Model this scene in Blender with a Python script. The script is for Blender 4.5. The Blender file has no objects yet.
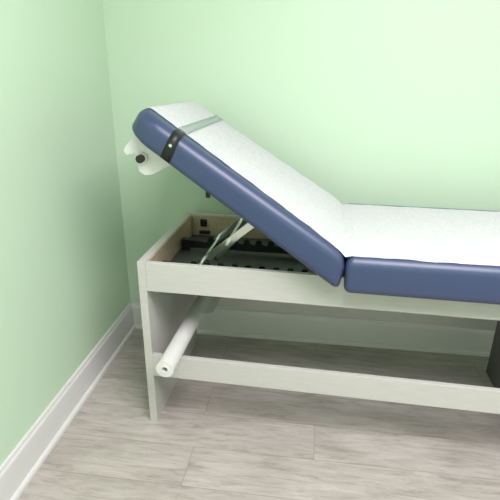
import bpy, bmesh, math, random
from mathutils import Matrix, Vector
random.seed(3)
S=bpy.context.scene
try:
    S.view_settings.view_transform='Standard'
except Exception: pass
# ---------------- helpers
def mat(name,col,rough=.5,metal=0,spec=.5,**k):
    m=bpy.data.materials.new(name);m.use_nodes=True
    b=m.node_tree.nodes['Principled BSDF']
    b.inputs['Base Color'].default_value=(*col,1);b.inputs['Roughness'].default_value=rough
    b.inputs['Metallic'].default_value=metal;b.inputs['Specular IOR Level'].default_value=spec
    for a,v in k.items(): b.inputs[a].default_value=v
    return m
def nd(m,t,**k):
    n=m.node_tree.nodes.new(t)
    for a,v in k.items(): setattr(n,a,v)
    return n
def lk(m,a,b): m.node_tree.links.new(a,b)
def noise_bump(m,scale,strength,dist=.002,detail=4,stretch=None):
    b=m.node_tree.nodes['Principled BSDF']
    tc=nd(m,'ShaderNodeTexCoord');mp=nd(m,'ShaderNodeMapping');n=nd(m,'ShaderNodeTexNoise');bp=nd(m,'ShaderNodeBump')
    if stretch: mp.inputs['Scale'].default_value=stretch
    lk(m,tc.outputs['Object'],mp.inputs[0]);lk(m,mp.outputs[0],n.inputs['Vector'])
    n.inputs['Scale'].default_value=scale;n.inputs['Detail'].default_value=detail
    bp.inputs['Strength'].default_value=strength;bp.inputs['Distance'].default_value=dist
    lk(m,n.outputs[0],bp.inputs['Height']);lk(m,bp.outputs[0],b.inputs['Normal'])
    return n
def mixnoise(m,c1,c2,scale,stretch=(1,1,1),detail=4,lo=.35,hi=.65):
    b=m.node_tree.nodes['Principled BSDF']
    tc=nd(m,'ShaderNodeTexCoord');mp=nd(m,'ShaderNodeMapping');n=nd(m,'ShaderNodeTexNoise');r=nd(m,'ShaderNodeValToRGB')
    mp.inputs['Scale'].default_value=stretch
    lk(m,tc.outputs['Object'],mp.inputs[0]);lk(m,mp.outputs[0],n.inputs['Vector'])
    n.inputs['Scale'].default_value=scale;n.inputs['Detail'].default_value=detail
    r.color_ramp.elements[0].position=lo;r.color_ramp.elements[1].position=hi
    r.color_ramp.elements[0].color=(*c1,1);r.color_ramp.elements[1].color=(*c2,1)
    lk(m,n.outputs[0],r.inputs[0]);lk(m,r.outputs[0],b.inputs['Base Color'])
def obj(name,bm,m,parent=None,smooth=False):
    me=bpy.data.meshes.new(name);bmesh.ops.recalc_face_normals(bm,faces=bm.faces);bm.to_mesh(me);bm.free()
    o=bpy.data.objects.new(name,me);S.collection.objects.link(o)
    if m: me.materials.append(m)
    if smooth:
        for p in me.polygons:p.use_smooth=True
    if parent:o.parent=parent
    return o
def box(name,a,b,m,parent=None,bev=.0015):
    bm=bmesh.new();bmesh.ops.create_cube(bm,size=1)
    for v in bm.verts: v.co=Vector([(a[i]+b[i])/2+v.co[i]*(b[i]-a[i]) for i in range(3)])
    if bev: bmesh.ops.bevel(bm,geom=bm.edges[:],offset=bev,segments=2,affect='EDGES',profile=.5)
    return obj(name,bm,m,parent)
def rod(name,a,b,r,m,parent=None,seg=24,r_in=None):
    a=Vector(a);b=Vector(b);d=b-a;bm=bmesh.new()
    q=d.to_track_quat('Z','Y').to_matrix()
    rings=[]
    prof=[(r,0),(r,1)] if r_in is None else [(r_in,0),(r,0),(r,1),(r_in,1)]
    for rr,t in prof:
        rings.append([bm.verts.new(a+d*t+q@Vector((rr*math.cos(6.28318*i/seg),rr*math.sin(6.28318*i/seg),0))) for i in range(seg)])
    n=len(rings)
    for k in range(n-1 if r_in is None else n):
        A=rings[k];B=rings[(k+1)%n]
        for i in range(seg):
            f=bm.faces.new((A[i],A[(i+1)%seg],B[(i+1)%seg],B[i]))
    if r_in is None:
        bm.faces.new(rings[0]);bm.faces.new(rings[-1])
    o=obj(name,bm,m,parent,True)
    o.data.set_sharp_from_angle(angle=math.radians(40))
    return o
def prism(name,pts,v0,v1,m,parent=None,holes=None):
    bm=bmesh.new()
    f=bm.faces.new([bm.verts.new((p[0],v0,p[1])) for p in pts])
    r=bmesh.ops.extrude_face_region(bm,geom=[f])
    for v in r['geom']:
        if isinstance(v,bmesh.types.BMVert): v.co.y=v1
    return obj(name,bm,m,parent)
def rrect(x0,x1,y0,y1,r,seg=10,r0=None,sub=16):
    out=[]
    r0=r if r0 is None else r0
    for cx,cy,a0,rr in ((x1-r,y1-r,0,r),(x0+r0,y1-r0,90,r0),(x0+r0,y0+r0,180,r0),(x1-r,y0+r,270,r)):
        for i in range(seg+1):
            a=math.radians(a0+90*i/seg);out.append((cx+rr*math.cos(a),cy+rr*math.sin(a)))
    res=[];n=len(out)
    for i in range(n):
        p,q=out[i],out[(i+1)%n];res.append(p)
        if i%(seg+1)==seg:
            for k in range(1,sub): res.append((p[0]+(q[0]-p[0])*k/sub,p[1]+(q[1]-p[1])*k/sub))
    return res
def cushion(name,L,v0,v1,th,rc,rc0,er,m,parent,xf):
    prof=[]
    rb=er*.45
    for i in range(6):
        a=math.radians(90*i/5);prof.append((rb*(1-math.sin(a)),rb*(1-math.cos(a))))
    for i in range(9):
        a=math.radians(90*i/8);prof.append((er*(1-math.cos(a)),th-er+er*math.sin(a)))
    bm=bmesh.new();rings=[]
    rings.append([bm.verts.new(xf(x,y,0)) for x,y in rrect(.08,L-.08,v0+.08,v1-.08,.01,10,.01)])
    for ins,z in prof:
        base=rrect(ins,L-ins,v0+ins,v1-ins,max(rc-ins*.6,.004),10,max(rc0-ins*.6,.004))
        rings.append([bm.verts.new(xf(x,y,z)) for x,y in base])
    cx,cy=L/2,(v0+v1)/2
    for k in range(1,15):
        f=1-k/14.2
        rings.append([bm.verts.new(xf(cx+(x-cx)*f,cy+(y-cy)*f,th)) for x,y in base])
    for A,B in zip(rings,rings[1:]):
        n=len(A)
        for i in range(n): bm.faces.new((A[i],A[(i+1)%n],B[(i+1)%n],B[i]))
    bm.faces.new(rings[0]);bm.faces.new(rings[-1])
    o=obj(name,bm,m,parent,True);o.data.set_sharp_from_angle(angle=math.radians(50))
    return o
# ---------------- materials
M_wall=mat('green_wall_paint',(.585,.738,.57),.38,spec=.35);noise_bump(M_wall,350,.12,.0005)
M_ceil=mat('ceiling_white',(.85,.82,.84),.9)
M_trim=mat('trim_white',(.74,.72,.72),.35)
M_lam=mat('laminate_grey',(.62,.59,.55),.42);mixnoise(M_lam,(.525,.51,.49),(.555,.54,.52),14,(1,8,8))
M_raw=mat('particle_board',(.5,.4,.27),.7);mixnoise(M_raw,(.50,.39,.26),(.66,.53,.37),160)
M_navy=mat('navy_vinyl',(.040,.058,.13),.36,spec=.55);noise_bump(M_navy,420,.2,.0006)
M_roll=mat('paper_roll_white',(.74,.73,.71),.6)
M_black=mat('black_steel',(.012,.012,.014),.4)
M_shade=mat('laminate_painted_shade',(.12,.115,.11),.5)  # shadow on the mid leg panel, put into its laminate colour
M_chrome=mat('chrome',(.8,.82,.8),.22,1)
M_white=mat('white_powder_coat',(.75,.74,.73),.35)
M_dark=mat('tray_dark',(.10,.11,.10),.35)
M_strap=mat('clear_strap',(.46,.54,.52),.25,Alpha=.6)
# crepe exam paper
M_paper=mat('exam_paper',(.65,.65,.66),.8,spec=.2)
b=M_paper.node_tree.nodes['Principled BSDF']
tc=nd(M_paper,'ShaderNodeTexCoord')
vn=nd(M_paper,'ShaderNodeTexVoronoi',feature='F1');vn.inputs['Scale'].default_value=95;vn.inputs['Randomness'].default_value=1
nn=nd(M_paper,'ShaderNodeTexNoise');nn.inputs['Scale'].default_value=60;nn.inputs['Detail'].default_value=6
ma=nd(M_paper,'ShaderNodeMath',operation='MULTIPLY_ADD');ma.inputs[1].default_value=.8
lk(M_paper,tc.outputs['Object'],vn.inputs['Vector']);lk(M_paper,tc.outputs['Object'],nn.inputs['Vector'])
lk(M_paper,vn.outputs['Distance'],ma.inputs[0]);lk(M_paper,nn.outputs[0],ma.inputs[2])
bp=nd(M_paper,'ShaderNodeBump');bp.inputs['Strength'].default_value=.8;bp.inputs['Distance'].default_value=.004
lk(M_paper,ma.outputs[0],bp.inputs['Height']);lk(M_paper,bp.outputs[0],b.inputs['Normal'])
cr=nd(M_paper,'ShaderNodeValToRGB');cr.color_ramp.elements[0].position=.45;cr.color_ramp.elements[0].color=(.66,.66,.68,1);cr.color_ramp.elements[1].position=1.0;cr.color_ramp.elements[1].color=(.58,.59,.61,1)
lk(M_paper,ma.outputs[0],cr.inputs[0]);lk(M_paper,cr.outputs[0],b.inputs['Base Color'])
# floor planks
M_floor=mat('floor_vinyl_plank',(.6,.57,.52),.38,spec=.4)
b=M_floor.node_tree.nodes['Principled BSDF']
tc=nd(M_floor,'ShaderNodeTexCoord');mp=nd(M_floor,'ShaderNodeMapping');mp.inputs['Location'].default_value=(.22,-.085,0)
br=nd(M_floor,'ShaderNodeTexBrick');br.offset=.37
for k,v in (('Scale',1),('Brick Width',1.22),('Row Height',.18),('Mortar Size',.0010),('Mortar Smooth',.3),('Bias',0)): br.inputs[k].default_value=v
br.inputs['Color1'].default_value=(0,0,0,1);br.inputs['Color2'].default_value=(1,1,1,1);br.inputs['Mortar'].default_value=(.5,.5,.5,1)
lk(M_floor,tc.outputs['Object'],mp.inputs[0]);lk(M_floor,mp.outputs[0],br.inputs['Vector'])
mg=nd(M_floor,'ShaderNodeMapping');mg.inputs['Scale'].default_value=(1.8,12,1)
ad=nd(M_floor,'ShaderNodeVectorMath',operation='MULTIPLY_ADD');ad.inputs[1].default_value=(7,7,0)
lk(M_floor,br.outputs['Color'],ad.inputs[0]);lk(M_floor,tc.outputs['Object'],ad.inputs[2]);lk(M_floor,ad.outputs[0],mg.inputs[0])
n1=nd(M_floor,'ShaderNodeTexNoise');n1.inputs['Scale'].default_value=3.4;n1.inputs['Detail'].default_value=10;n1.inputs['Roughness'].default_value=.78;n1.inputs['Distortion'].default_value=.5
lk(M_floor,mg.outputs[0],n1.inputs['Vector'])
cr=nd(M_floor,'ShaderNodeValToRGB');cr.color_ramp.elements[0].position=.3;cr.color_ramp.elements[0].color=(.31,.27,.24,1)
cr.color_ramp.elements[1].position=.7;cr.color_ramp.elements[1].color=(.60,.555,.525,1)
e=cr.color_ramp.elements.new(.5);e.color=(.49,.445,.415,1)
lk(M_floor,n1.outputs[0],cr.inputs[0])
n2=nd(M_floor,'ShaderNodeTexNoise');n2.inputs['Scale'].default_value=3.2;n2.inputs['Detail'].default_value=3
m2=nd(M_floor,'ShaderNodeMapping');m2.inputs['Scale'].default_value=(1,2.2,1);lk(M_floor,ad.outputs[0],m2.inputs[0]);lk(M_floor,m2.outputs[0],n2.inputs['Vector'])
mx=nd(M_floor,'ShaderNodeMix',data_type='RGBA',blend_type='MULTIPLY');mx.inputs[0].default_value=1
r2=nd(M_floor,'ShaderNodeValToRGB');r2.color_ramp.elements[0].position=.35;r2.color_ramp.elements[0].color=(.82,.81,.80,1);r2.color_ramp.elements[1].position=.65;r2.color_ramp.elements[1].color=(1.0,1,1,1)
lk(M_floor,n2.outputs[0],r2.inputs[0]);lk(M_floor,cr.outputs[0],mx.inputs[6]);lk(M_floor,r2.outputs[0],mx.inputs[7])
m3=nd(M_floor,'ShaderNodeMix',data_type='RGBA');m3.inputs[7].default_value=(.24,.21,.19,1)
lk(M_floor,br.outputs['Fac'],m3.inputs[0]);lk(M_floor,mx.outputs[2],m3.inputs[6]);lk(M_floor,m3.outputs[2],b.inputs['Base Color'])
bp=nd(M_floor,'ShaderNodeBump');bp.inputs['Strength'].default_value=.1;bp.inputs['Distance'].default_value=.001
lk(M_floor,n1.outputs[0],bp.inputs['Height']);lk(M_floor,bp.outputs[0],b.inputs['Normal'])
# ---------------- room
X1,Y0,ZC=3.4,-3.6,2.55
box('floor',(-.1,Y0-.1,-.1),(X1+.1,.1,0),M_floor,bev=0)
box('ceiling',(-.1,Y0-.1,ZC),(X1+.1,.1,ZC+.1),M_ceil,bev=0)
box('wall_back',(0,0,0),(X1,.1,ZC),M_wall,bev=0)
box('wall_left',(-.1,Y0,0),(0,.1,ZC),M_wall,bev=0)
box('wall_right',(X1,Y0,0),(X1+.1,.1,ZC),M_wall,bev=0)
box('wall_front',(-.1,Y0-.1,0),(X1+.1,Y0,ZC),M_wall,bev=0)
HB=.150
prof=[(0,HB),(.006,HB),(.0085,HB-.004),(.009,HB-.012),(.013,HB-.018),(.0145,HB-.026),(.0145,.020)]
prof+=[(.0145+.012*math.sin(math.radians(a)),.008+.012*math.cos(math.radians(a))) for a in (0,30,60,90)]+[(.0265,0),(0,0)]
def baseboard(name,fn,l0,l1):
    bm=bmesh.new();A=[bm.verts.new(fn(d,z,l0)) for d,z in prof];B=[bm.verts.new(fn(d,z,l1)) for d,z in prof]
    n=len(A)
    for i in range(n): bm.faces.new((A[i],A[(i+1)%n],B[(i+1)%n],B[i]))
    bm.faces.new(A);bm.faces.new(B);obj(name,bm,M_trim)
baseboard('baseboard_back',lambda d,z,l:(d if l==0 else l,-d,z),0,X1)
baseboard('baseboard_left',lambda d,z,l:(d,-d if l==0 else l,z),0,Y0)
# ---------------- table
T=bpy.data.objects.new('examination_table',None);S.collection.objects.link(T)
T.location=(.3387,-.7017,0);T.rotation_euler=(0,0,-.0302)
H=.70;W=.61;LT=1.86;UP=1.45
t=.030
box('leg_panel_left',(0,0,0),(t,W,H),M_lam,T)
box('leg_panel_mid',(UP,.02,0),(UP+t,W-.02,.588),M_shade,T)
box('leg_panel_right',(LT-t,0,0),(LT,W,H),M_lam,T)
box('apron_front',(t,0,.588),(LT-t,.019,H),M_lam,T)
box('apron_back',(t,W-.019,.588),(LT-t,W,H),M_lam,T)
box('apron_back_inner',(t+.001,W-.024,.60),(.72,W-.0185,H-.004),M_raw,T,0)
box('leg_panel_inner_face',(t-.001,.022,.60),(t+.004,W-.025,H-.004),M_raw,T,0)
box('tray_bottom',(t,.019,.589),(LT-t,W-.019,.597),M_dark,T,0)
box('rail_lower_front',(t,0,.2224),(LT-t,.019,.3177),M_lam,T)
box('rail_lower_back',(t,W-.019,.2224),(LT-t,W,.3177),M_lam,T)
def ratchet(name,v):
    pts=[(.06,.608),(.62,.608),(.62,.642)]
    u=.60
    while u>.16:
        pts+=[(u,.642),(u-.006,.660),(u-.024,.660),(u-.032,.636)];u-=.052
    pts+=[(.06,.642)]
    prism(name,pts,v,v+.006,M_black,T)
    box(name+'_foot',(.04,v-.012,.597),(.075,v+.018,.648),M_black,T,.002)
ratchet('ratchet_near',.13);ratchet('ratchet_far',.40)
box('pivot_bracket',(.075,W-.034,.645),(.105,W-.024,.68),M_black,T,.003)
box('pivot_bracket_foot',(.07,W-.04,.61),(.12,W-.024,.625),M_black,T,.003)
def bar(name,a,b,w,th,m):
    a=Vector(a);b=Vector(b);d=(b-a);n=Vector((-d.z,0,d.x)).normalized()*w/2
    prism(name,[((a+n).x,(a+n).z),((b+n).x,(b+n).z),((b-n).x,(b-n).z),((a-n).x,(a-n).z)],a.y-th/2,a.y+th/2,m,T)
for k,v in (('near',.15),('far',.40)):
    bar('support_arm_'+k,(.19,v,.648),(.455,v,.872),.026,.010,M_chrome)
    bar('support_link_'+k,(.24,v+.03,.655),(.45,v+.03,.875),.014,.006,M_chrome)
rod('support_crossbar',(.20,.10,.656),(.20,.45,.656),.007,M_chrome,T)
rod('support_crossbar_upper',(.30,.12,.742),(.30,.43,.742),.006,M_chrome,T)
# cushions
AL=math.radians(33.9);ca,sa=math.cos(AL),math.sin(AL)
HX,HZ=.7145,.703;LB=.832;TH=.086;OV=.085;ER=.036;VF=.565
THS=.103
def hang(v,h,amt):
    return amt*min(max((-v-.012)/.03,0),1)*min(max(1-h/.05,0),1)
def xb(s,v,h):
    s2=LB-(LB-s)*(LB-h*sa/ca)/LB
    h=h-hang(v,h,.022*max(1-s/LB,0))
    h=h-.026*max(v+OV,0)/(VF+OV)*(s/LB)
    return (HX-s2*ca+h*sa, v, HZ+s2*sa+h*ca)
cushion('backrest_cushion',LB,-OV,VF,TH,.095,.025,ER,M_navy,T,xb)
cushion('seat_cushion',1.18,-OV,VF,THS,.02,.02,ER,M_navy,T,lambda s,v,h:(HX+.003+s,v,H+.002+h-hang(v,h,.022)))
bm=bmesh.new()
vs=[bm.verts.new(xb(s,v,h)) for s in (.03,LB-.05) for v in (.0,VF-.05) for h in (-.012,.001)]
for f in ((0,1,3,2),(4,5,7,6),(0,1,5,4),(2,3,7,6),(0,2,6,4),(1,3,7,5)): bm.faces.new([vs[i] for i in f])
obj('backrest_board',bm,M_dark,T)
# ---------------- paper sheet
def drop(d,r=ER):
    if d>=r: return 0
    d=max(d,0);return r-math.sqrt(max(r*r-(r-d)**2,0))
def near(q):
    return -OV+.020 if q<1 else (-OV+.022)+(q-1)*.060
def far(q):
    return VF-.048 if q<1 else VF-.048+min((q-1)*5,1)*.042-(max(q-1.85,0)/.15)**2*.04
rows=[]
for i in range(61):
    u=1.87-(1.87-HX-.02)*i/60
    rows.append((lambda v,w,u=u:(u,v,H+.002+THS+.0015-w),i/60))
rows.append((lambda v,w:(HX,v,H+THS-.002-w),1))
nb=60
for i in range(nb+1):
    s=.02+(LB-ER-.02)*i/nb
    rows.append((lambda v,w,s=s:xb(s,v,TH+.0018-w),1+i/nb))
for i in range(1,5):
    a=math.radians(50*i/4);s=LB-ER+(ER+.002)*math.sin(a);h=TH-ER+(ER+.002)*math.cos(a)
    rows.append((lambda v,w,s=s,h=h:xb(s,v,h-w),2))
bm=bmesh.new();grid=[]
nv=60
for (fn,q) in rows:
    r=[]
    for j in range(nv+1):
        a,c=near(q),far(q)
        a+=.001*math.sin(q*23)+.0008*math.sin(q*61)
        v=a+(c-a)*j/nv
        d=min(v+OV,VF-v);dd=drop(d)
        w=.0005*math.sin(q*40+v*30)+random.uniform(-.0005,.0005)
        r.append(bm.verts.new(fn(v,dd-w)))
    grid.append(r)
for A,B in zip(grid,grid[1:]):
    for j in range(nv): bm.faces.new((A[j],A[j+1],B[j+1],B[j]))
obj('table_paper',bm,M_paper,T,True)
# ---------------- strap across head
def strap(name,s0,s1,va,vb,m,off=.006):
    bm=bmesh.new();pts=[]
    if va<-OV:
        pts+=[(-OV-off,.006),(-OV-off,TH-ER)]
        for i in range(1,9):
            a=math.radians(90*i/8);pts.append((-OV+ER-(ER+off)*math.cos(a),TH-ER+(ER+off)*math.sin(a)))
        va=-OV+ER
    k=16
    for i in range(1 if va==-OV+ER else 0,k+1): pts.append((va+(min(vb,VF-ER)-va)*i/k,TH+off))
    if vb>VF-ER:
        for i in range(1,9):
            a=math.radians(90*i/8);pts.append((VF-ER+(ER+off)*math.sin(a),TH-ER+(ER+off)*math.cos(a)))
        pts.append((VF+off,.01))
    g=[]
    for v,h in pts: g.append([bm.verts.new(xb(s,v,h)) for s in (s0,s1)])
    for A,B in zip(g,g[1:]): bm.faces.new((A[0],A[1],B[1],B[0]))
    o=obj(name,bm,m,T,True)
    so=o.modifiers.new('sol','SOLIDIFY');so.thickness=.0015
    return o
strap('clear_strap',LB-.175,LB-.14,-OV+ER,VF,M_strap)
strap('strap_clip',LB-.175,LB-.142,-OV-.01,-.035,M_black,.004)
rod('strap_snap',xb(LB-.158,-OV-.004,.052),xb(LB-.158,-OV-.009,.052),.005,M_chrome,T)
box('strap_tail',(.178,.30,.862),(.196,.305,1.04),M_black,T,.001)
# ---------------- head roll holder
for k,v in (('near',-.012),('far',W-.05)):
    prism('roll_bracket_'+k,[(.060,1.17),(.024,1.128),(.000,1.104),(-.006,1.090),(.002,1.078),(.030,1.084),(.044,1.074),(.036,1.050),(.042,1.026),(.062,1.014),(.085,1.018),(.146,1.050),(.154,1.09),(.11,1.14)],v,v+.004,M_white,T)
rod('holder_rod',(.055,-.03,1.070),(.055,W-.03,1.070),.010,M_black,T)
rod('holder_knob',(.055,-.036,1.070),(.055,-.020,1.070),.013,M_black,T)
rod('holder_knob_collar',(.055,-.020,1.070),(.055,-.013,1.070),.020,M_roll,T)
rod('holder_core',(.068,-.006,1.066),(.068,W-.054,1.066),.030,M_roll,T,40)
# ---------------- spare roll
R=bpy.data.objects.new('paper_roll',None);S.collection.objects.link(R);R.location=T.location;R.rotation_euler=T.rotation_euler
zc=.3177+.033;uc=.125
rod('roll_body',(uc,-.125,zc),(uc,W+.01,zc),.032,M_roll,R,48,.016)
rod('roll_core',(uc,-.127,zc),(uc,W+.012,zc),.017,M_white,R,32,.011)
bm=bmesh.new();g=[]
for i in range(15):
    q=i/14
    u=uc+.033*math.sin(min(q*2,1)*1.2)+max(q-.35,0)*.06;z=zc+.033*math.cos(min(q*2,1)*1.2)-max(q-.35,0)*.03+.002
    g.append([bm.verts.new((u,.22+.34*j/8+(.1*q*(1-j/8)),z)) for j in range(9)])
for A,B in zip(g,g[1:]):
    for j in range(8): bm.faces.new((A[j],A[j+1],B[j+1],B[j]))
obj('roll_loose_end',bm,M_roll,R,True)
# ---------------- lights
def area(name,loc,sx,sy,e,col,rot=(0,0,0)):
    l=bpy.data.lights.new(name,'AREA');l.shape='RECTANGLE';l.size=sx;l.size_y=sy;l.energy=e;l.color=col
    o=bpy.data.objects.new(name,l);o.location=loc;o.rotation_euler=rot;S.collection.objects.link(o)
    return o
M_em=mat('light_diffuser',(.9,.9,.9),.5);bb=M_em.node_tree.nodes['Principled BSDF'];bb.inputs['Emission Color'].default_value=(1,.97,.97,1);bb.inputs['Emission Strength'].default_value=3
L=bpy.data.objects.new('ceiling_light',None);S.collection.objects.link(L)
box('diffuser',(.8,-2.7,ZC-.02),(2.4,-1.4,ZC-.012),M_em,L,0)
box('frame',(.77,-2.73,ZC-.012),(2.43,-1.37,ZC-.0005),M_white,L,0)
area('lamp',(1.6,-2.05,ZC-.03),1.6,1.3,77,(1,.94,1)).parent=L
w=bpy.data.worlds.new('w');S.world=w;w.use_nodes=True;w.node_tree.nodes['Background'].inputs[0].default_value=(.8,.85,.8,1);w.node_tree.nodes['Background'].inputs[1].default_value=.3
# ---------------- camera
cam=bpy.data.cameras.new('camera');co=bpy.data.objects.new('camera',cam);S.collection.objects.link(co)
cam.sensor_width=36;cam.lens=472.5928/500*36;cam.clip_start=.01
co.matrix_world=Matrix.Translation((.9352,-2.1699,1.3526))@(Matrix.Rotation(.1311,3,'Z')@Matrix.Rotation(math.pi/2-.3752,3,'X')@Matrix.Rotation(.0084,3,'Z')).to_4x4()
S.camera=co
